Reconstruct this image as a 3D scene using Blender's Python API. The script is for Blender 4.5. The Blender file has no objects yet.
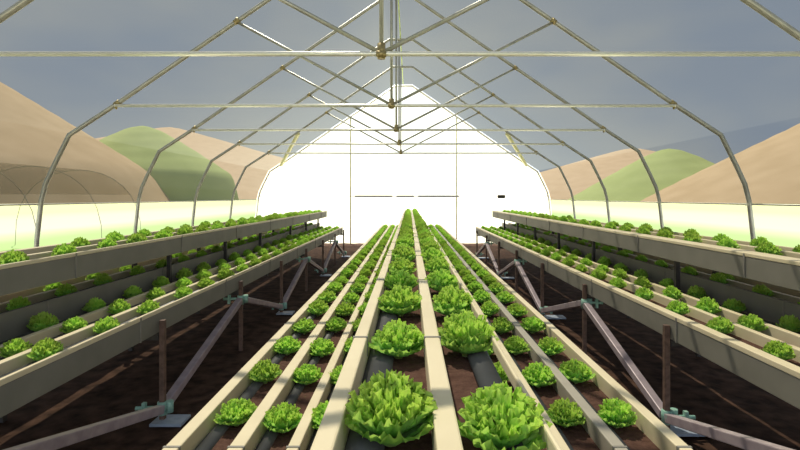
import bpy, math, random
from mathutils import Vector, Matrix
random.seed(7)
S = bpy.context.scene
C = S.collection
EYE = 1.6            # camera height above the soil floor
PI = math.pi

# ------------------------------------------------------------------ materials
def mat(name):
    m = bpy.data.materials.new(name); m.use_nodes = True
    nt = m.node_tree
    for n in list(nt.nodes): nt.nodes.remove(n)
    out = nt.nodes.new('ShaderNodeOutputMaterial')
    return m, nt, out

def noisy(name, col, col2, rough=.6, scale=20, metal=0., bump=0., spec=.4, stretch=None, contrast=(.35, .65)):
    m, nt, out = mat(name)
    b = nt.nodes.new('ShaderNodeBsdfPrincipled')
    tc = nt.nodes.new('ShaderNodeTexCoord')
    mp = nt.nodes.new('ShaderNodeMapping')
    if stretch: mp.inputs['Scale'].default_value = stretch
    nz = nt.nodes.new('ShaderNodeTexNoise'); nz.inputs['Scale'].default_value = scale; nz.inputs['Detail'].default_value = 5
    rp = nt.nodes.new('ShaderNodeValToRGB')
    rp.color_ramp.elements[0].position = contrast[0]; rp.color_ramp.elements[0].color = (*col, 1)
    rp.color_ramp.elements[1].position = contrast[1]; rp.color_ramp.elements[1].color = (*col2, 1)
    L = nt.links.new
    L(tc.outputs['Object'], mp.inputs['Vector']); L(mp.outputs['Vector'], nz.inputs['Vector'])
    L(nz.outputs['Fac'], rp.inputs['Fac']); L(rp.outputs['Color'], b.inputs['Base Color'])
    b.inputs['Roughness'].default_value = rough; b.inputs['Metallic'].default_value = metal
    b.inputs['Specular IOR Level'].default_value = spec
    if bump:
        bp = nt.nodes.new('ShaderNodeBump'); bp.inputs['Strength'].default_value = bump; bp.inputs['Distance'].default_value = .03
        L(nz.outputs['Fac'], bp.inputs['Height']); L(bp.outputs['Normal'], b.inputs['Normal'])
    L(b.outputs['BSDF'], out.inputs['Surface'])
    return m

M = {}
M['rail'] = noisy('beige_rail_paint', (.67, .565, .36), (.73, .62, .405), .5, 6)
M['joint'] = noisy('joint_tape', (.20, .18, .15), (.25, .23, .19), .6, 9)
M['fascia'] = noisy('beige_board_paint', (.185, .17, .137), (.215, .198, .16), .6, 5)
M['greyrail'] = noisy('grey_rail', (.33, .295, .23), (.38, .34, .265), .6, 6)
M['bed'] = noisy('brown_substrate', (.075, .037, .026), (.108, .056, .04), .9, 45, bump=.4, spec=.1)
M['pipe'] = noisy('dark_grey_pipe', (.06, .06, .055), (.085, .084, .077), .45, 8)
M['post'] = noisy('rusty_brown_steel', (.095, .055, .038), (.17, .098, .07), .7, 25)
M['darkpost'] = noisy('dark_steel', (.035, .03, .028), (.06, .05, .045), .6, 20)
M['brace'] = noisy('mauve_grey_steel', (.30, .24, .255), (.40, .325, .335), .45, 12, metal=.15)
M['clamp'] = noisy('verdigris_clamp', (.22, .42, .33), (.36, .55, .44), .5, 60, metal=.2)
M['plate'] = noisy('blue_grey_plate', (.28, .33, .40), (.36, .41, .48), .45, 20, metal=.2)
M['tube'] = noisy('galvanised_tube', (.42, .41, .35), (.52, .51, .44), .38, 8, metal=.45)
M['chord'] = noisy('bright_galvanised_tube', (.93, .90, .78), (.98, .95, .84), .30, 8, metal=.4)
M['tubeclamp'] = noisy('brassy_clamp', (.35, .27, .12), (.48, .38, .18), .4, 60, metal=.6)
M['ridge'] = noisy('lime_ridge_strip', (.55, .70, .12), (.65, .80, .18), .5, 8)
M['wind'] = noisy('pale_yellow_brace', (.75, .72, .36), (.85, .80, .45), .5, 8)
M['track'] = noisy('grey_track', (.62, .60, .62), (.68, .66, .68), .5, 8)
M['black'] = noisy('black_box', (.02, .02, .02), (.035, .035, .035), .6, 8)
M['hoop'] = noisy('grey_hoop', (.36, .32, .25), (.42, .37, .30), .6, 8)
M['soil'] = noisy('dark_soil', (.026, .0145, .0095), (.080, .044, .029), .95, 7, bump=.6, spec=.05)
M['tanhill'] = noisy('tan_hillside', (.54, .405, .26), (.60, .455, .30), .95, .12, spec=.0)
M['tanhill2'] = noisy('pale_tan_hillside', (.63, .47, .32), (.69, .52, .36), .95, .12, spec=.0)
M['greenhill'] = noisy('green_hillside', (.43, .50, .215), (.48, .55, .25), .95, .10, spec=.0)

def film(name, tcol, k, kg, dcol):
    """thin plastic film: tinted transmission plus a little scattering that grows at grazing angles"""
    m, nt, out = mat(name)
    L = nt.links.new
    tr = nt.nodes.new('ShaderNodeBsdfTransparent'); tr.inputs['Color'].default_value = (*tcol, 1)
    tl = nt.nodes.new('ShaderNodeBsdfTranslucent'); tl.inputs['Color'].default_value = (*dcol, 1)
    lw = nt.nodes.new('ShaderNodeLayerWeight'); lw.inputs['Blend'].default_value = .5
    pw = nt.nodes.new('ShaderNodeMath'); pw.operation = 'POWER'; pw.inputs[1].default_value = 7
    mu = nt.nodes.new('ShaderNodeMath'); mu.operation = 'MULTIPLY_ADD'; mu.inputs[1].default_value = kg; mu.inputs[2].default_value = k
    mx = nt.nodes.new('ShaderNodeMixShader')
    L(lw.outputs['Facing'], pw.inputs[0]); L(pw.outputs[0], mu.inputs[0]); L(mu.outputs[0], mx.inputs['Fac'])
    L(tr.outputs[0], mx.inputs[1]); L(tl.outputs[0], mx.inputs[2]); L(mx.outputs[0], out.inputs['Surface'])
    return m
M['film'] = film('grey_shade_film', (.262, .262, .25), .012, .34, (.75, .78, .66))
M['gablefilm'] = film('milky_gable_film', (.70, .71, .68), .42, .0, (.95, .96, .90))
M['lowfilm'] = film('brown_tunnel_film', (.80, .77, .73), .05, .05, (.6, .55, .45))

def ground_material():
    m, nt, out = mat('field_ground')
    L = nt.links.new
    b = nt.nodes.new('ShaderNodeBsdfPrincipled'); b.inputs['Roughness'].default_value = .95; b.inputs['Specular IOR Level'].default_value = 0
    tc = nt.nodes.new('ShaderNodeTexCoord'); sx = nt.nodes.new('ShaderNodeSeparateXYZ')
    nz = nt.nodes.new('ShaderNodeTexNoise'); nz.inputs['Scale'].default_value = .35; nz.inputs['Detail'].default_value = 4
    ab = nt.nodes.new('ShaderNodeMath'); ab.operation = 'ABSOLUTE'
    ad = nt.nodes.new('ShaderNodeMath'); ad.operation = 'MULTIPLY_ADD'; ad.inputs[1].default_value = 1.5
    mr = nt.nodes.new('ShaderNodeMapRange'); mr.inputs['From Min'].default_value = 5; mr.inputs['From Max'].default_value = 65
    rp = nt.nodes.new('ShaderNodeValToRGB'); e = rp.color_ramp.elements
    e[0].position = 0; e[0].color = (.55, .53, .42, 1)
    e[1].position = 1; e[1].color = (.30, .31, .165, 1)
    for p, c in ((.035, (.55, .53, .42, 1)), (.06, (.17, .24, .10, 1)), (.16, (.18, .25, .11, 1)), (.24, (.29, .29, .22, 1)), (.38, (.30, .30, .21, 1)), (.55, (.30, .31, .165, 1))):
        k = e.new(p); k.color = c
    L(tc.outputs['Object'], sx.inputs[0]); L(tc.outputs['Object'], nz.inputs['Vector'])
    L(sx.outputs['X'], ab.inputs[0]); L(nz.outputs['Fac'], ad.inputs[0]); L(ab.outputs[0], ad.inputs[2])
    L(ad.outputs[0], mr.inputs['Value']); L(mr.outputs[0], rp.inputs['Fac']); L(rp.outputs['Color'], b.inputs['Base Color'])
    L(b.outputs[0], out.inputs['Surface'])
    return m
M['field'] = ground_material()

def leaf_material(name, stops, trans=.35):
    """stops: colours from the leaf's rib base to its frilled tip (they follow the leaf, not the light)"""
    m, nt, out = mat(name)
    L = nt.links.new
    uv = nt.nodes.new('ShaderNodeTexCoord'); sx = nt.nodes.new('ShaderNodeSeparateXYZ')
    nz = nt.nodes.new('ShaderNodeTexNoise'); nz.inputs['Scale'].default_value = 90; nz.inputs['Detail'].default_value = 3
    ad = nt.nodes.new('ShaderNodeMath'); ad.operation = 'MULTIPLY_ADD'; ad.inputs[1].default_value = .35
    sb = nt.nodes.new('ShaderNodeMath'); sb.operation = 'SUBTRACT'; sb.inputs[1].default_value = .17
    rp = nt.nodes.new('ShaderNodeValToRGB'); e = rp.color_ramp.elements
    e[0].position = stops[0][0]; e[0].color = (*stops[0][1], 1); e[1].position = stops[-1][0]; e[1].color = (*stops[-1][1], 1)
    for p, c in stops[1:-1]: k = e.new(p); k.color = (*c, 1)
    oi = nt.nodes.new('ShaderNodeObjectInfo')
    hs = nt.nodes.new('ShaderNodeHueSaturation')
    mh = nt.nodes.new('ShaderNodeMapRange'); mh.inputs['To Min'].default_value = .503; mh.inputs['To Max'].default_value = .516
    mv = nt.nodes.new('ShaderNodeMapRange'); mv.inputs['To Min'].default_value = .88; mv.inputs['To Max'].default_value = 1.1
    d = nt.nodes.new('ShaderNodeBsdfPrincipled'); d.inputs['Roughness'].default_value = .42; d.inputs['Specular IOR Level'].default_value = .35
    t = nt.nodes.new('ShaderNodeBsdfTranslucent')
    mx = nt.nodes.new('ShaderNodeMixShader'); mx.inputs['Fac'].default_value = trans
    L(uv.outputs['UV'], sx.inputs[0]); L(uv.outputs['Object'], nz.inputs['Vector'])
    L(nz.outputs['Fac'], ad.inputs[0]); L(sx.outputs['Y'], ad.inputs[2]); L(ad.outputs[0], sb.inputs[0]); L(sb.outputs[0], rp.inputs['Fac'])
    L(oi.outputs['Random'], mh.inputs['Value']); L(oi.outputs['Random'], mv.inputs['Value'])
    L(mh.outputs[0], hs.inputs['Hue']); L(mv.outputs[0], hs.inputs['Value']); L(rp.outputs['Color'], hs.inputs['Color'])
    L(hs.outputs['Color'], d.inputs['Base Color']); L(hs.outputs['Color'], t.inputs['Color'])
    L(d.outputs[0], mx.inputs[1]); L(t.outputs[0], mx.inputs[2]); L(mx.outputs[0], out.inputs['Surface'])
    return m
M['leaf'] = leaf_material('lettuce_leaf', [(.0, (.50, .64, .22)), (.35, (.34, .66, .09)), (.7, (.45, .76, .08)), (1., (.66, .85, .14))], .42)
M['outerleaf'] = leaf_material('lettuce_outer_leaf', [(.0, (.58, .74, .36)), (.4, (.44, .76, .24)), (.8, (.44, .76, .13)), (1., (.62, .84, .16))], .5)

# ------------------------------------------------------------------ mesh helpers
class MB:
    def __init__(s): s.v = []; s.f = []; s.uv = None
    def box(s, x0, x1, y0, y1, z0, z1):
        n = len(s.v)
        s.v += [(x0,y0,z0),(x1,y0,z0),(x1,y1,z0),(x0,y1,z0),(x0,y0,z1),(x1,y0,z1),(x1,y1,z1),(x0,y1,z1)]
        s.f += [tuple(n+i for i in q) for q in ((3,2,1,0),(4,5,6,7),(0,1,5,4),(1,2,6,5),(2,3,7,6),(3,0,4,7))]
        return s
    def prism(s, prof, y0, y1):
        """closed profile [(x,z)] swept along y"""
        n = len(s.v); k = len(prof)
        s.v += [(x, y0, z) for x, z in prof] + [(x, y1, z) for x, z in prof]
        for i in range(k):
            j = (i+1) % k; s.f.append((n+i, n+j, n+k+j, n+k+i))
        s.f.append(tuple(n+i for i in reversed(range(k)))); s.f.append(tuple(n+k+i for i in range(k)))
        return s
    def tube(s, pts, r, seg=10, caps=True, square=False):
        pts = [Vector(p) for p in pts]; n0 = len(s.v)
        if square: seg = 4
        ref = None
        for i, p in enumerate(pts):
            if i == 0: t = (pts[1]-p).normalized(); sc = 1
            elif i == len(pts)-1: t = (p-pts[i-1]).normalized(); sc = 1
            else:
                a = (p-pts[i-1]).normalized(); b = (pts[i+1]-p).normalized(); t = (a+b).normalized(); sc = 1/max(.5, t.dot(a))
            up = Vector((0,1,0)) if abs(t.y) < .9 else Vector((0,0,1))
            u = t.cross(up).normalized(); w = u.cross(t).normalized()
            for k in range(seg):
                a = 2*PI*k/seg + (PI/4 if square else 0); rr = r*(1.414 if square else 1)
                s.v.append(tuple(p + u*math.cos(a)*rr*sc + w*math.sin(a)*rr))
        for i in range(len(pts)-1):
            for k in range(seg):
                a = n0+i*seg+k; b = n0+i*seg+(k+1) % seg
                s.f.append((a, b, b+seg, a+seg))
        if caps:
            s.f.append(tuple(n0+k for k in reversed(range(seg)))); e = n0+(len(pts)-1)*seg
            s.f.append(tuple(e+k for k in range(seg)))
        return s
    def mesh(s, name, m, smooth=False, bevel=0):
        me = bpy.data.meshes.new(name); me.from_pydata(s.v, [], s.f); me.materials.append(m)
        if s.uv:
            uvl = me.uv_layers.new(name='UVMap')
            for lp in me.loops: uvl.data[lp.index].uv = s.uv[lp.vertex_index]
        if smooth:
            for p in me.polygons: p.use_smooth = len(p.vertices) == 4
        me.update()
        return me
    def build(s, name, m, parent=None, smooth=False, bevel=0):
        o = bpy.data.objects.new(name, s.mesh(name, m, smooth)); C.objects.link(o)
        if parent is not None:
            o.parent = parent
            o.matrix_parent_inverse = Matrix.Translation(parent.location).inverted()
        if bevel:
            b = o.modifiers.new('edge', 'BEVEL'); b.width = bevel; b.segments = 2; b.limit_method = 'ANGLE'
        return o

def thing(name, label, cat, loc=(0,0,0), group=None):
    o = bpy.data.objects.new(name, None); C.objects.link(o); o.location = loc
    o['label'] = label; o['category'] = cat
    if group: o['group'] = group
    o.empty_display_size = .1
    return o
def struct(o): o['kind'] = 'structure'; return o

# ------------------------------------------------------------------ setting: floor, field, hills, films
Y0, YG = -1.0, 16.95          # the house runs from just behind the camera to the end gable
CX = -.2                      # its axis
EAVE = EYE - .09
def arch_profile(off=0.):
    # half profile, from ridge flat down to the foot: (half width, height above floor)
    p = [(.286, 3.76), (3.88, 1.286), (4.53, .862), (4.75, .42), (4.86, .18), (4.92, -.06), (4.98, -.6), (5.03, -1.6)]
    d = [(.2, 1), (.57, .83), (.85, .52), (.94, .35), (.97, .25), (.98, .1), (1, .05), (1, 0)]
    return [(a+off*d[i][0], z+EYE+off*d[i][1]) for i, (a, z) in enumerate(p)]

fl = MB(); nx, ny = 60, 100
for j in range(ny+1):
    for i in range(nx+1):
        x = CX-5.1+10.2*i/nx; y = Y0-1+(YG+1.4-Y0)*j/ny
        fl.v.append((x, y, random.uniform(-.012, .004)))
for j in range(ny):
    for i in range(nx):
        a = j*(nx+1)+i; fl.f.append((a, a+1, a+nx+2, a+nx+1))
struct(fl.build('floor', M['soil'], smooth=True))

g = MB()   # the open field round the house, with a rectangular hole for the soil floor
def quad(mb, x0, x1, y0, y1, z):
    n = len(mb.v); mb.v += [(x0,y0,z),(x1,y0,z),(x1,y1,z),(x0,y1,z)]; mb.f.append((n,n+1,n+2,n+3))
xa, xb, ya, yb = CX-5.1, CX+5.1, Y0-1, YG+.4
for q in ((-1200, xa, -60, 1800), (xb, 1200, -60, 1800), (xa, xb, yb, 1800), (xa, xb, -60, ya)): quad(g, *q, -.012)
struct(g.build('ground', M['field']))

def hill(name, px, py, D, slope, m, seed, rnd=1.2, bank=None):
    X = (px-409.5)*D/500; H = (197-py)*D/500 + EYE
    R = H/slope; rs = random.Random(seed); mb = MB(); nr, na = 26, 72
    ph = [rs.uniform(0, 6.28) for _ in range(6)]
    mb.v.append((X, D, H-rnd*slope*.55))
    for i in range(1, nr+1):
        r = R*1.06*i/nr
        if bank: r = bank*1.02*(i/nr)**.8
        for k in range(na):
            a = 2*PI*k/na
            rr = math.sqrt(r*r+rnd*rnd)-rnd*.45
            z = H-rr*slope + (.02*math.sin(3*a+ph[0])+.02*math.sin(7*a+ph[1]))*r*slope*.35*max(0, 1-r/R)
            z += .10*math.sin(r*.9+ph[2]+2*a)*min(1, r/4)
            if bank:                                    # the foot of this hill is a steep rounded bank
                q = max(0., (r-bank*.90)/(bank*.10)); z = (z+.3)*math.sqrt(max(0., 1-min(1, q)**2.2))-.3
            mb.v.append((X+r*math.cos(a), D+r*math.sin(a), z-.2))
    for k in range(na): mb.f.append((0, 1+k, 1+(k+1) % na))
    for i in range(nr-1):
        for k in range(na):
            a = 1+i*na+k; b = 1+i*na+(k+1) % na; mb.f.append((a, a+na, b+na, b))
    o = mb.build(name, m, smooth=True); struct(o); return o
hill('hill', -133, 4, 160, .655, M['tanhill'], 1, 3, bank=87.5)
hill('hill', 143, 119, 215, .70, M['greenhill'], 2, 7.5, bank=38.5)
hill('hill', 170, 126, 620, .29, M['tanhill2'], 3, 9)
hill('hill', 906, 74, 160, .53, M['tanhill'], 4, 3)
hill('hill', 669, 143, 215, .62, M['greenhill'], 5, 7)
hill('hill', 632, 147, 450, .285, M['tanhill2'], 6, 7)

def film_sheet(name, prof, m, y0, y1):
    mb = MB(); n = len(prof); ys = [y0+(y1-y0)*i/8 for i in range(9)]
    for y in ys: mb.v += [(x, y, z) for x, z in prof]
    for j in range(8):
        for i in range(n-1):
            a = j*n+i; mb.f.append((a, a+1, a+n+1, a+n))
    return mb.build(name, m)
OP = arch_profile(.062)
eave_i = [(a, z) for a, z in OP if z > EAVE-.02]
roof = [(CX-a, z) for a, z in reversed(OP[:3])] + [(CX+a, z) for a, z in OP[:3]]
struct(film_sheet('ceiling', roof, M['film'], Y0, YG))
sidep = OP[2:5] + [(4.99, EAVE)]
struct(film_sheet('wall_left', [(CX-a, z) for a, z in sidep], M['film'], Y0, YG))
struct(film_sheet('wall_right', [(CX+a, z) for a, z in sidep], M['film'], Y0, YG))
gb = MB(); gp = [(CX-a, z) for a, z in reversed(OP)] + [(CX+a, z) for a, z in OP]
gb.v = [(x, YG+.05, z if z > .3 else .85) for x, z in gp]; gb.f = [tuple(range(len(gp)))]
struct(gb.build('wall_back', M['gablefilm']))

# ------------------------------------------------------------------ arches
ORD = ['first','second','third','fourth','fifth','sixth','seventh','eighth','ninth','tenth','eleventh','twelfth','thirteenth','fourteenth','fifteenth',
       'sixteenth','seventeenth','eighteenth','nineteenth','twentieth'] + ['twenty-'+w for w in ('first','second','third','fourth','fifth','sixth','seventh','eighth','ninth')] + ['thirtieth'] + ['thirty-'+w for w in ('first','second','third','fourth','fifth')]
SP = 2.5
def rafter_z(a): return EYE+3.76-.688*(a-.286)
def full_arch(y):
    p = arch_profile(); return [(CX-a, y, z) for a, z in reversed(p)] + [(CX+a, y, z) for a, z in p]
CH = EYE+1.265
def make_arch(y, label):
    t = thing('greenhouse_arch', label, 'arch', (CX, y, 0), 'steel roof arches with tie bars')
    MB().tube(full_arch(y), .031, 12).build('arch_tube', M['tube'], t, True)
    MB().tube([(CX-3.88, y-.03, CH), (CX+3.88, y-.03, CH)], .022, 12).build('tie_bar', M['chord'], t, True)
    kx = CX-.05
    MB().tube([(kx, y, CH), (kx, y, EYE+3.76)], .019, 12).build('king_post', M['tube'], t, True)
    for s in (-1, 1):
        MB().tube([(kx+s*.03, y, CH+.03), (CX+s*2.2, y, rafter_z(2.2)-.01)], .02, 12).build('strut', M['tube'], t, True)
    c = MB(); c.tube([(kx, y, CH-.035), (kx, y, CH+.10)], .036, 12); c.tube([(kx-.045, y-.03, CH), (kx+.045, y-.03, CH)], .028, 12)
    c.build('centre_clamp', M['tubeclamp'], t, True)
    for s in (-1, 1):
        for a, zz in ((3.86, CH), (2.2, rafter_z(2.2))):
            r = Vector((CX+s*a, y, rafter_z(a))); d = Vector((s*1, 0, -.688)).normalized()
            q = MB(); q.tube([r-d*.04, r+d*.04], .038, 12); q.tube([(CX+s*a, y-.03, zz+.03), (CX+s*a, y-.03, zz-.05)], .016, 8)
            q.build('clamp', M['tubeclamp'], t, True)
        e = MB(); e.box(CX+s*4.92-.045, CX+s*4.92+.02, y-.02, y+.02, EAVE-.03, EAVE-.005); e.build('eave_bracket', M['tube'], t)
    return t
arch_labels = ['steel arch overhead at the camera end of the greenhouse', 'galvanised arch whose tie bar is the topmost full-width bar in the photo',
    'galvanised arch whose clamped tie bar is second from the top', 'galvanised arch with the third tie bar from the top',
    'slim steel arch, fourth tie bar from the top', 'slim steel arch, last one before the white end gable']
for i in range(6): make_arch(1.95+SP*i, arch_labels[i])

gt = thing('gable_frame', 'steel end frame standing round the glaring white gable wall', 'frame', (CX, YG, 0))
MB().tube(full_arch(YG), .03, 12).build('arch_tube', M['chord'], gt, True)
for a in (-1.8, 1.8): MB().tube([(CX+a, YG, 0), (CX+a, YG, rafter_z(1.8)-.02)], .022, 10).build('gable_post', M['wind'], gt, True)  # pale colour carries the gable's glare washing over the posts
MB().tube([(CX-4.9, YG, EYE+.03), (CX+4.9, YG, EYE+.03)], .014, 10).build('girt', M['chord'], gt, True)
for xa_, xb_ in ((355, 392.5), (396.5, 414), (418, 459)):
    f = YG/500; MB().box((xa_-409.5)*f, (xb_-409.5)*f, YG-.05, YG-.02, EYE-.01, EYE+.055).build('door_track', M['track'], gt, bevel=.006)
MB().box(2.98, 3.22, YG-.12, YG-.02, EYE-.045, EYE+.07).build('drive_box', M['black'], gt, bevel=.01)
for s in (-1, 1):
    MB().tube([(CX+s*3.03, 14.53, rafter_z(2.99)-.06), (CX+s*4.15, YG-.02, EYE+1.07)], .04, 4, square=True).build('wind_brace', M['wind'], gt)

rp = MB().tube([(CX-.015, Y0, EYE+3.802), (CX-.015, YG-.05, EYE+3.802)], .013, 8).build('ridge_strip', M['ridge'], None, True)
rp['label'] = 'thin lime-green strip running along the greenhouse ridge'; rp['category'] = 'strip'
for s, w in ((-1, 'left'), (1, 'right')):
    o = MB().tube([(CX+s*4.965, Y0, EAVE-.012), (CX+s*4.965, YG-.05, EAVE-.012)], .012, 10).build('eave_pipe', M['tube'], None, True)
    o['label'] = f'long thin pipe along the {w} eave under the grey film'; o['category'] = 'pipe'

# low tunnel on the neighbouring plot, left side
lt = thing('low_tunnel', 'low brown film tunnel outside beyond the left wall', 'tunnel', (-11, 10, 0))
pr = [(-11+2.1*math.cos(a), EYE+.82*1.0-2.42+2.42*math.sin(a) if False else 2.52*math.sin(a)**.7) for a in [PI*i/16 for i in range(17)]]
film_sheet('tunnel_film', [p for p in pr if p[1] > 1.45], M['lowfilm'], 2, 16.6).parent = lt
lt.children[0].matrix_parent_inverse = Matrix.Translation(lt.location).inverted()
for y in (4.5, 7, 9.5, 12, 14.5, 16.6):
    MB().tube([(x*.998-.02, y, z*.99) for x, z in pr], .009, 8).build('hoop', M['hoop'], lt, True)

# ------------------------------------------------------------------ racks
YS, YE = .35, 13.45       # the racks' near and far ends
SEG = 1.55
def seg_ys(y0=3.3):
    ys = [y0-2*SEG+SEG*i for i in range(12)]
    return [YS]+[y for y in ys if YS+.2 < y < YE-.2]+[YE]
def rail(t, x0, x1, z, h, name='rail', m='rail', y0=3.3):
    mb = MB(); ys = seg_ys(y0)
    # one long rail; shallow slots mark the joints between its lengths
    prof = [(x0, z-h), (x1, z-h), (x1, z), (x0, z)]
    ye = 14.6 if t.location.x*t.location.x < .1 else YE
    o = MB().prism(prof, YS, ye).build(name, M[m], t, bevel=.004)
    return o
def joints(t, x0, x1, z, h, side, y0=3.3):
    for y in seg_ys(y0)[1:-1]:
        MB().box(x0-.002, x1+.002, y-.006, y+.006, z-h, z+.0025).build('joint_strip', M['joint'], t)
def trough(t, x0, x1, zr, pipe_side, pw=.38, lift=0., ye=None):
    """the bed between two rails (x0<x1), a pipe along one side of it"""
    w = x1-x0; zb = zr-.065
    ye = 14.6 if t.location.x*t.location.x < .1 else YE
    b = MB().box(x0, x1, YS, ye, zb-.03, zb).build('soil_bed', M['bed'], t)
    r = w*pw*.5; cx = x0+r if pipe_side < 0 else x1-r
    prof = [(cx+r*math.cos(a), zb-.004+lift+r*.62*math.sin(a)) for a in [PI*i/12 for i in range(13)]]
    mb = MB().prism(prof, YS+.02, ye-.02)
    p = mb.build('irrigation_pipe', M['pipe'], None, True); p.parent = b; p.matrix_parent_inverse = Matrix.Identity(4)
    return b

def post_set(t, xs, s, ys, ztop, plate_in):
    """front posts with plate, clamps and the zigzag of braces; s=-1 left rack, +1 right rack"""
    x = xs
    for i, y in enumerate(ys):
        p = MB().box(x-.018, x+.018, y-.018, y+.018, 0, ztop).build('post', M['post'], t, bevel=.003)
        def sub(mb, name, m, sm=False):
            o = mb.build(name, M[m], None, sm); o.parent = p; o.matrix_parent_inverse = Matrix.Translation(t.location).inverted() @ Matrix.Identity(4)
            o.matrix_parent_inverse = (Matrix.Translation(t.location) @ p.matrix_parent_inverse).inverted()
            return o
        a, b = (x-.05, x+.17) if s < 0 else (x-.03, x+.29)
        if i % 2: sub(MB().box(min(a,b), max(a,b), y-.09, y+.07, .004, .022), 'base_plate', 'plate')
        top = i % 2 == 0
        zc = .53 if top else .10
        c = MB(); c.tube([(x, y-.004, zc-.045), (x, y-.004, zc+.045)], .034, 10); c.tube([(x-s*.0+.05, y, zc-.03), (x+.05, y, zc+.05)], .026, 10)
        sub(c, 'clamp', 'clamp', True)
        c = MB(); c.tube([(x-.03, y-.05, zc+.02), (x+s*.16, y-.06, zc+.02)], .014, 8); c.box(x+s*.10-.012, x+s*.10+.012, y-.075, y-.045, zc-.03, zc+.06)
        sub(c, 'clamp_arm', 'clamp')
    for i in range(len(ys)-1):
        za, zb = (.53, .10) if i % 2 == 0 else (.10, .53)
        MB().tube([(x-s*.0, ys[i]+.03, za), (x, ys[i+1]-.03, zb)], .030, 4, square=True).build('brace', M['brace'], t, bevel=.006)

FYL = [1.91+1.65*k for k in range(7)]+[13.35]
FYR = [1.82+1.60*k for k in range(8)]
def side_rack(s):
    w = 'left' if s < 0 else 'right'
    t = thing('growing_rack', f'long beige tiered growing rack along the {w} side wall', 'rack', (s*2.3, 7, 0), 'beige lettuce racks')
    R = lambda a, b, z, h, n='rail', m='rail': rail(t, min(s*a, s*b), max(s*a, s*b), z, h, n, m)
    T = lambda a, b, z, ps: trough(t, min(s*a, s*b), max(s*a, s*b), z, ps)
    zl, zm, zt = EYE-.80, EYE-.69, EYE-.37
    FY = FYL if s < 0 else FYR
    if s < 0:
        lo = [(1.79, 1.81), (1.965, 2.005), (2.18, 2.22), 2.41]; mi = [(2.41, 2.43), (2.63, 2.665), (2.85, 2.88)]; to = [(2.22, 2.238), (2.43, 2.465), (2.72, 2.77)]
    else:
        lo = [(1.776, 1.84), (2.035, 2.075), (2.235, 2.275), 2.49]; mi = [(2.49, 2.51), (2.65, 2.685), (2.87, 2.90)]; to = [(2.227, 2.35), (2.56, 2.595), (2.80, 2.82)]
    # lower tier
    R(lo[0][0], lo[0][1], zl, .03)
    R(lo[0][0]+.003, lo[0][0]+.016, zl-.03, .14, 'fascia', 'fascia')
    R(*lo[1], zl, .075); R(*lo[2], zl, .075)
    edges = [lo[0][1], lo[1], lo[2], lo[3]]
    T(lo[0][0]+.016, lo[1][0], zl, -1); T(lo[1][1], lo[2][0], zl, -1); T(lo[2][1]+(.085 if s > 0 else 0), lo[3], zl, 1 if s > 0 else -1)
    if s < 0:
        R(2.985, 3.02, zm, .12); R(3.23, 3.26, zm, .12); T(3.02, 3.23, zm, -1)
    # middle tier, in the shade of the top one
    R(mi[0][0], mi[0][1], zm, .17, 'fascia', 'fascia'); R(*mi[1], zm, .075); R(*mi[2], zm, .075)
    T(mi[0][1], mi[1][0], zm, -1); T(mi[1][1], mi[2][0], zm, -1)
    # top tier
    R(to[0][0], to[0][1], zt, .025)
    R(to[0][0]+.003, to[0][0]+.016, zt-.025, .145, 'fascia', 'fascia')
    R(*to[1], zt, .075); R(*to[2], zt, .12)
    T(to[0][0]+.016, to[1][0], zt, -1); T(to[1][1], to[2][0], zt, -1)
    # dark joints on the boards
    for y in seg_ys(3.33)[1:-1]:
        for a, z, h in ((lo[0][0], zl, .17), (to[0][0], zt, .17), (mi[0][0], zm, .16)):
            MB().box(s*a-.0035, s*a+.0035, y-.006, y+.006, z-h, z-.004).build('joint_strip', M['joint'], t)
    post_set(t, s*1.757, s, FY, .725, 1 if s < 0 else 1)
    for y in FY:
        far = 2.5 < y < 12
        yt = 2.91+.5*round((y+1.15-2.91)/.5)
        MB().box(min(s*1.78, s*(3.26 if s < 0 else 2.92)), max(s*1.78, s*(3.26 if s < 0 else 2.92)), y-.02, y+.02, .585, .625).build('cross_bar', M['darkpost'], t)
        MB().box(s*2.9-.02, s*2.9+.02, y-.02, y+.02, 0, zm-.09).build('rear_post', M['darkpost'], t)
        MB().box(min(s*2.235, s*2.76), max(s*2.235, s*2.76), yt-.02, yt+.02, zt-.145, zt-.10).build('top_cross_bar', M['darkpost'], t) if far else None
        if far:
            for x in (2.36, 2.70): MB().box(s*x-.018, s*x+.018, yt-.018, yt+.018, .62, zt-.14).build('tier_post', M['darkpost'], t)
    return t
side_rack(-1); side_rack(1)

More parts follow.
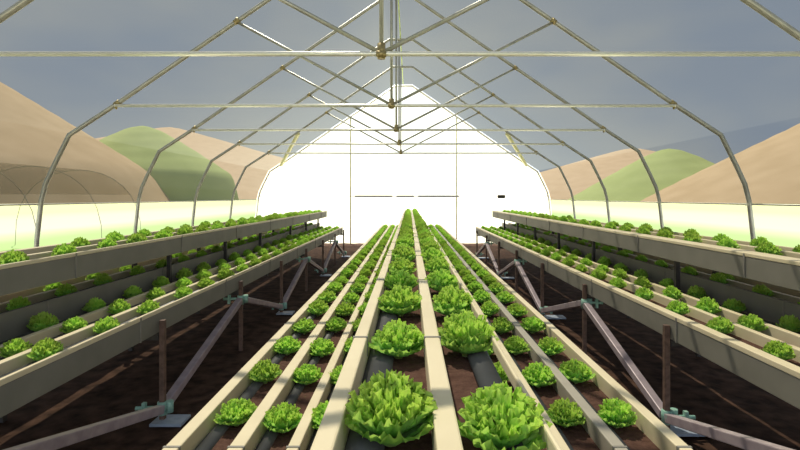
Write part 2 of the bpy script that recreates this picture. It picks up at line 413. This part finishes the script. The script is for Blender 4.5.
def centre_rack():
    t = thing('growing_rack', 'beige growing rack in the middle with a raised two-row trough', 'rack', (.058, 7, 0), 'beige lettuce racks')
    zl, zu = EYE-.80, EYE-.37
    R = lambda a, b, z, h, n='rail', m='rail', y0=3.3: rail(t, a, b, z, h, n, m)
    A = [(-.786, -.736), (-.58, -.53), (-.392, -.353), (-.235, -.20)]
    B = [(.315, .35), (.47, .51), (.652, .694), (.858, .90)]
    for r in A: R(*r, zl, .078)
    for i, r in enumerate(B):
        o = R(*r, zl, .078, 'rail', 'greyrail' if i == 2 else 'rail')  # third right-hand rail has a darker, greyer base colour than the others
        if i == 2: o['label'] = 'grey rail'
    for i in range(3): trough(t, A[i][1], A[i+1][0], zl, -1)
    for i in range(3): trough(t, B[i][1], B[i+1][0], zl, -1)
    U = [(-.147, -.112), (.040, .080), (.2165, .226)]
    R(*U[0], zu, .10); R(*U[1], zu, .09); R(*U[2], zu, .03)
    trough(t, U[0][1], U[1][0], zu, -1, .46); trough(t, U[1][1], U[2][0], zu, 1, .44, .006)
    for y in [2.24+.92*k for k in range(-1, 12)]:
        for a, b in U[:2]: MB().box(a-.002, b+.002, y-.004, y+.004, zu-.05, zu+.002).build('joint_strip', M['joint'], t)
    for y in [1.6+1.55*k for k in range(8)]:
        for a, b in A[:3]+B[2:]: MB().box(a-.002, b+.002, y-.005, y+.005, zl-.05, zl+.002).build('joint_strip', M['joint'], t)
    for k in range(9):
        y = 1.3+1.65*k
        MB().box(-.78, .895, y-.02, y+.02, zl-.135, zl-.096).build('cross_bar', M['darkpost'], t)
        for x in (-.62, .74): MB().box(x-.02, x+.02, y-.02, y+.02, 0, zl-.13).build('post', M['post'], t, bevel=.003)
        MB().box(-.14, .222, y-.02, y+.02, zu-.135, zu-.096).build('top_cross_bar', M['darkpost'], t)
        for x in (-.09, .17): MB().box(x-.018, x+.018, y-.018, y+.018, zl-.12, zu-.13).build('tier_post', M['darkpost'], t)
    return t
centre_rack()

# ------------------------------------------------------------------ lettuces
def add_leaf(mb, rs, ang, e0, e1, Ln, W, ruff, r0, z0, nu=6, nv=6, cup=.25):
    n0 = len(mb.v); ph = rs.uniform(0, 6.28); fr = rs.uniform(6.5, 9.5)
    ca, sa = math.cos(ang), math.sin(ang); r, z = r0, z0
    tw = rs.uniform(-.35, .35); ragged = [rs.uniform(-1, 1) for _ in range(nu+1)]
    for i in range(nv+1):
        v = i/nv; e = e0+(e1-e0)*v*v
        if i: r += Ln/nv*math.cos(e); z += Ln/nv*math.sin(e)
        wd = W*(.34+.66*math.sin(PI*min(1, v*.60+.06))**1.1)*(1 if v < .95 else .86)
        for j in range(nu+1):
            u = 2*j/nu-1
            rip = ruff*(v**1.5)*(.35+.65*abs(u)+.4*(v > .85))*math.sin(u*fr+ph+v*3.1)
            rip += ruff*.6*v*v*math.sin(u*fr*2.3+ph*1.7+v*11)
            nr, nz = -math.sin(e), math.cos(e)
            ext = -(abs(u)**2.4)*Ln*.20*v*v+(ruff*.6*ragged[j]*v**3)      # rounded, slightly lobed tip
            rr = r+nr*(rip+cup*wd*u*u)+math.cos(e)*ext+rs.uniform(-1, 1)*ruff*.13*v
            zz = z+nz*(rip+cup*wd*u*u)+math.sin(e)*ext+rs.uniform(-1, 1)*ruff*.13*v
            la = wd*u+tw*v*W*.6
            mb.v.append((rr*ca-la*sa, rr*sa+la*ca, zz)); mb.uv.append(((u+1)/2, v))
    for i in range(nv):
        for j in range(nu):
            a = n0+i*(nu+1)+j; mb.f.append((a, a+1, a+nu+2, a+nu+1))
def lettuce_meshes(seed, low=False):
    rs = random.Random(seed); nu, nv = (8, 7) if not low else (3, 3)
    ou = MB(); ou.uv = []
    n = 11 if not low else 6
    for k in range(n):
        a = 2*PI*k/n+rs.uniform(-.15, .15)
        add_leaf(ou, rs, a, rs.uniform(.26, .40), rs.uniform(.70, 1.0), rs.uniform(.082, .094), .025 if not low else .036, .0050, .010, -.044, nu, nv)
    for k in range(n):
        a = 2*PI*(k+.5)/n+rs.uniform(-.15, .15)
        add_leaf(ou, rs, a, rs.uniform(.46, .62), rs.uniform(.90, 1.25), rs.uniform(.078, .092), .021 if not low else .034, .0060, .010, -.038, nu, nv)
    he = MB(); he.uv = []
    for cnt, e0, e1, Ln, W, r0, z0 in ((17, .66, 1.05, .082, .0150, .012, -.034), (20, .80, 1.2, .082, .0130, .012, -.030), (19, .95, 1.35, .081, .0120, .011, -.027), (16, 1.1, 1.5, .081, .0115, .010, -.024), (12, 1.25, 1.7, .081, .011, .007, -.022), (7, 1.4, 2.0, .081, .0105, .004, -.020)):
        if low: cnt = max(3, cnt//3); W *= 2.0
        for k in range(cnt):
            a = 2*PI*k/cnt+rs.uniform(-.3, .3)
            add_leaf(he, rs, a, e0+rs.uniform(-.10, .10), e1+rs.uniform(-.2, .2), Ln*rs.uniform(.80, 1.08), W*rs.uniform(.85, 1.15), .0058, r0, z0, nu, nv)
    # short stem down to the bed
    st = he if True else ou
    n0 = len(st.v)
    for i, (r, z) in enumerate(((.012, -.050), (.014, -.035), (.014, -.012))):
        for k in range(8):
            a = 2*PI*k/8; st.v.append((r*math.cos(a), r*math.sin(a), z)); st.uv.append((.5, .0))
    for i in range(2):
        for k in range(8):
            a = n0+i*8+k; b = n0+i*8+(k+1) % 8; st.f.append((a, b, b+8, a+8))
    return he, ou
VAR = []
for k in range(6):
    he, ou = lettuce_meshes(100+k)
    full = MB(); full.uv = he.uv+ou.uv; full.v = he.v+ou.v; full.f = he.f+[tuple(i+len(he.v) for i in f) for f in ou.f]
    VAR.append((he.mesh('lettuce_heart', M['leaf'], True), ou.mesh('outer_leaves', M['outerleaf'], True), full.mesh('lettuce', M['leaf'], True)))

zl, zm, zt = EYE-.80, EYE-.69, EYE-.37
rows = []   # (x, bed-rail height, first depth, spacing, count, size, row phrase)
def row(x, z, y0, dy, size, phrase, keep=1., yend=13.2, hidden=False):
    rows.append((x, z, y0, dy, int((yend-y0)/dy)+1, size, phrase, keep, hidden))
row(-.036, zu_ := zt, .87, .462, 1.0, 'left row of the raised centre trough')
row(.150, zt, .87, .462, 1.0, 'right row of the raised centre trough')
row(-.662, zl, 1.86, .435, .93, 'outermost left row of the centre rack')
row(-.466, zl, 1.86, .435, .93, 'second row in from the centre rack\'s left edge')
row(-.300, zl, 1.86, .435, .90, 'row half-hidden left of the raised centre trough')
row(.585, zl, 1.86, .435, .93, 'second row in from the centre rack\'s right edge')
row(.775, zl, 1.86, .435, .93, 'outermost right row of the centre rack')
row(.41, zl, 1.86, .435, .90, 'row half-hidden right of the raised centre trough')
for s, w in ((-1, 'left'), (1, 'right')):
    L3 = (1.885, 2.092, 2.315) if s < 0 else (1.937, 2.155, 2.397)
    row(s*L3[0], zl, 2.13, .50, .96, f'aisle-side row of the {w} rack\'s lowest tier')
    row(s*L3[1], zl, 2.63, .50, .95, f'middle row of the {w} rack\'s lowest tier')
    row(s*L3[2], zl, 2.66, .50, .95, f'inner row of the {w} rack\'s lowest tier')
    row(s*(2.53 if s < 0 else 2.58), zm, 3.2, .48, .88, f'shaded row under the {w} rack\'s top tier', .85)
    row(s*(2.755 if s < 0 else 2.78), zm, 3.4, .50, .8, f'back shaded row under the {w} rack\'s top tier', .7)
    if s < 0:
        row(-2.335, zt, 2.96, .45, 1.0, 'front row of the left rack\'s top tier'); row(-2.595, zt, 3.5, .47, .95, 'back row of the left rack\'s top tier', .9)
    else:
        row(2.455, zt, 2.98, .45, 1.0, 'front row of the right rack\'s top tier'); row(2.70, zt, 3.4, .46, .95, 'back row of the right rack\'s top tier', .9)

cand = []; outside = []
rl = random.Random(5)
for ri, (x, z, y0, dy, n, size, phrase, keep, hidden) in enumerate(rows):
    cnt = 0
    if abs(x) < 1: n = int((14.35-y0)/dy)+1
    m_ = int((y0-YS-.12)/dy)
    for k in range(1, m_+1): outside.append((x, y0-dy*k, z, size))
    for k in range(n):
        y = y0+dy*k+rl.uniform(-.035, .035); xx = x+rl.uniform(-.008, .008)
        sc = size*rl.uniform(.93, 1.07)
        if rl.random() > keep: continue
        px = 409.5+xx*500/y; py = 197+(EYE-z)*500/y
        if not (-16 < px < 816 and py < 480): outside.append((xx, y, z, sc)); continue
        cand.append((sc*500/y*(.5 if 'half-hidden right' in phrase else 1), xx, y, z, sc, phrase, cnt)); cnt += 1
cand.sort(key=lambda c: -c[0])
NIND = 300
rl = random.Random(11)
for i, (w_, x, y, z, sc, phrase, k) in enumerate(cand[:NIND]):
    he, ou, full = VAR[rl.randrange(6)]
    far = y > 4.6
    o = bpy.data.objects.new('lettuce', full if far else he); C.objects.link(o)
    o.rotation_euler = (0, 0, rl.uniform(0, 6.28)); o.scale = (sc, sc, sc*rl.uniform(.92, 1.08)*(1.15 if abs(x) > 1.2 else 1)); o.location = (x, y, z-.0635+.05*o.scale.z)
    o['label'] = f'green lettuce, {ORD[k]} from front, {phrase}'; o['category'] = 'lettuce'; o['group'] = 'lettuces growing in the racks'
    if not far:
        c = bpy.data.objects.new('outer_leaves', ou); C.objects.link(c); c.parent = o
st = MB(); st.uv = []
LOW = []
for k in range(4):
    he, ou = lettuce_meshes(300+k, True)
    LOW.append((he.v+ou.v, he.f+[tuple(i+len(he.v) for i in f) for f in ou.f], he.uv+ou.uv))
for (w_, x, y, z, sc, phrase, k) in cand[NIND:]:
    v, f, uv = LOW[rl.randrange(4)]; a = rl.uniform(0, 6.28); ca, sa = math.cos(a)*sc, math.sin(a)*sc; n = len(st.v)
    st.v += [(x+p[0]*ca-p[1]*sa, y+p[0]*sa+p[1]*ca, z-.012+p[2]*sc) for p in v]; st.uv += uv
    st.f += [tuple(i+n for i in q) for q in f]
for (x, y, z, sc) in outside:            # the same rows carry on past the frame's edge
    me = VAR[rl.randrange(6)][2]; a = rl.uniform(0, 6.28); ca, sa = math.cos(a)*sc, math.sin(a)*sc; n = len(st.v)
    uvs = {}
    for lp, d in zip(me.loops, me.uv_layers[0].data): uvs[lp.vertex_index] = tuple(d.uv)
    st.v += [(x+v.co.x*ca-v.co.y*sa, y+v.co.x*sa+v.co.y*ca, z-.012+v.co.z*sc) for v in me.vertices]
    st.uv += [uvs.get(i, (0, 0)) for i in range(len(me.vertices))]
    st.f += [tuple(i+n for i in p.vertices) for p in me.polygons]
so = st.build('lettuce_rows', M['leaf'], None, True)
so['kind'] = 'stuff'; so['label'] = 'small green lettuces in dense rows toward the rack ends'; so['category'] = 'lettuces'

# ------------------------------------------------------------------ light and sky
W = bpy.data.worlds.new('sky'); S.world = W; W.use_nodes = True
nt = W.node_tree; L = nt.links.new
bg = nt.nodes['Background']
tc = nt.nodes.new('ShaderNodeTexCoord'); mp = nt.nodes.new('ShaderNodeMapping'); mp.inputs['Scale'].default_value = (1, 1, 2.2)
nz = nt.nodes.new('ShaderNodeTexNoise'); nz.inputs['Scale'].default_value = 2.6; nz.inputs['Detail'].default_value = 3
rp = nt.nodes.new('ShaderNodeValToRGB')
rp.color_ramp.elements[0].position = .35; rp.color_ramp.elements[0].color = (.74, .90, 1.18, 1)
rp.color_ramp.elements[1].position = .70; rp.color_ramp.elements[1].color = (1.10, 1.18, 1.24, 1)
L(tc.outputs['Generated'], mp.inputs['Vector']); L(mp.outputs[0], nz.inputs['Vector']); L(nz.outputs['Fac'], rp.inputs['Fac'])
L(rp.outputs['Color'], bg.inputs['Color']); bg.inputs['Strength'].default_value = 1.0

sd = bpy.data.lights.new('sun', 'SUN'); sd.energy = 13.0; sd.angle = math.radians(.6); sd.color = (1, .94, .81)
so = bpy.data.objects.new('sun', sd); C.objects.link(so)
sv = Vector((-.232, .50, .834)).normalized()
so.rotation_euler = sv.to_track_quat('Z', 'Y').to_euler(); so.location = sv*30

cd = bpy.data.cameras.new('camera'); cam = bpy.data.objects.new('camera', cd); C.objects.link(cam)
cam.location = (0, 0, EYE); cam.rotation_euler = (PI/2, 0, 0)
cd.sensor_width = 36; cd.lens = 500/800*36; cd.shift_x = -9.5/800; cd.shift_y = -28/800; cd.clip_start = .02; cd.clip_end = 4000
S.camera = cam
S.view_settings.view_transform = 'Standard'; S.view_settings.look = 'None'; S.view_settings.gamma = 1; S.view_settings.exposure = 0
S.view_settings.use_curve_mapping = False
S.cycles.transparent_max_bounces = 24
S.cycles.use_denoising = True
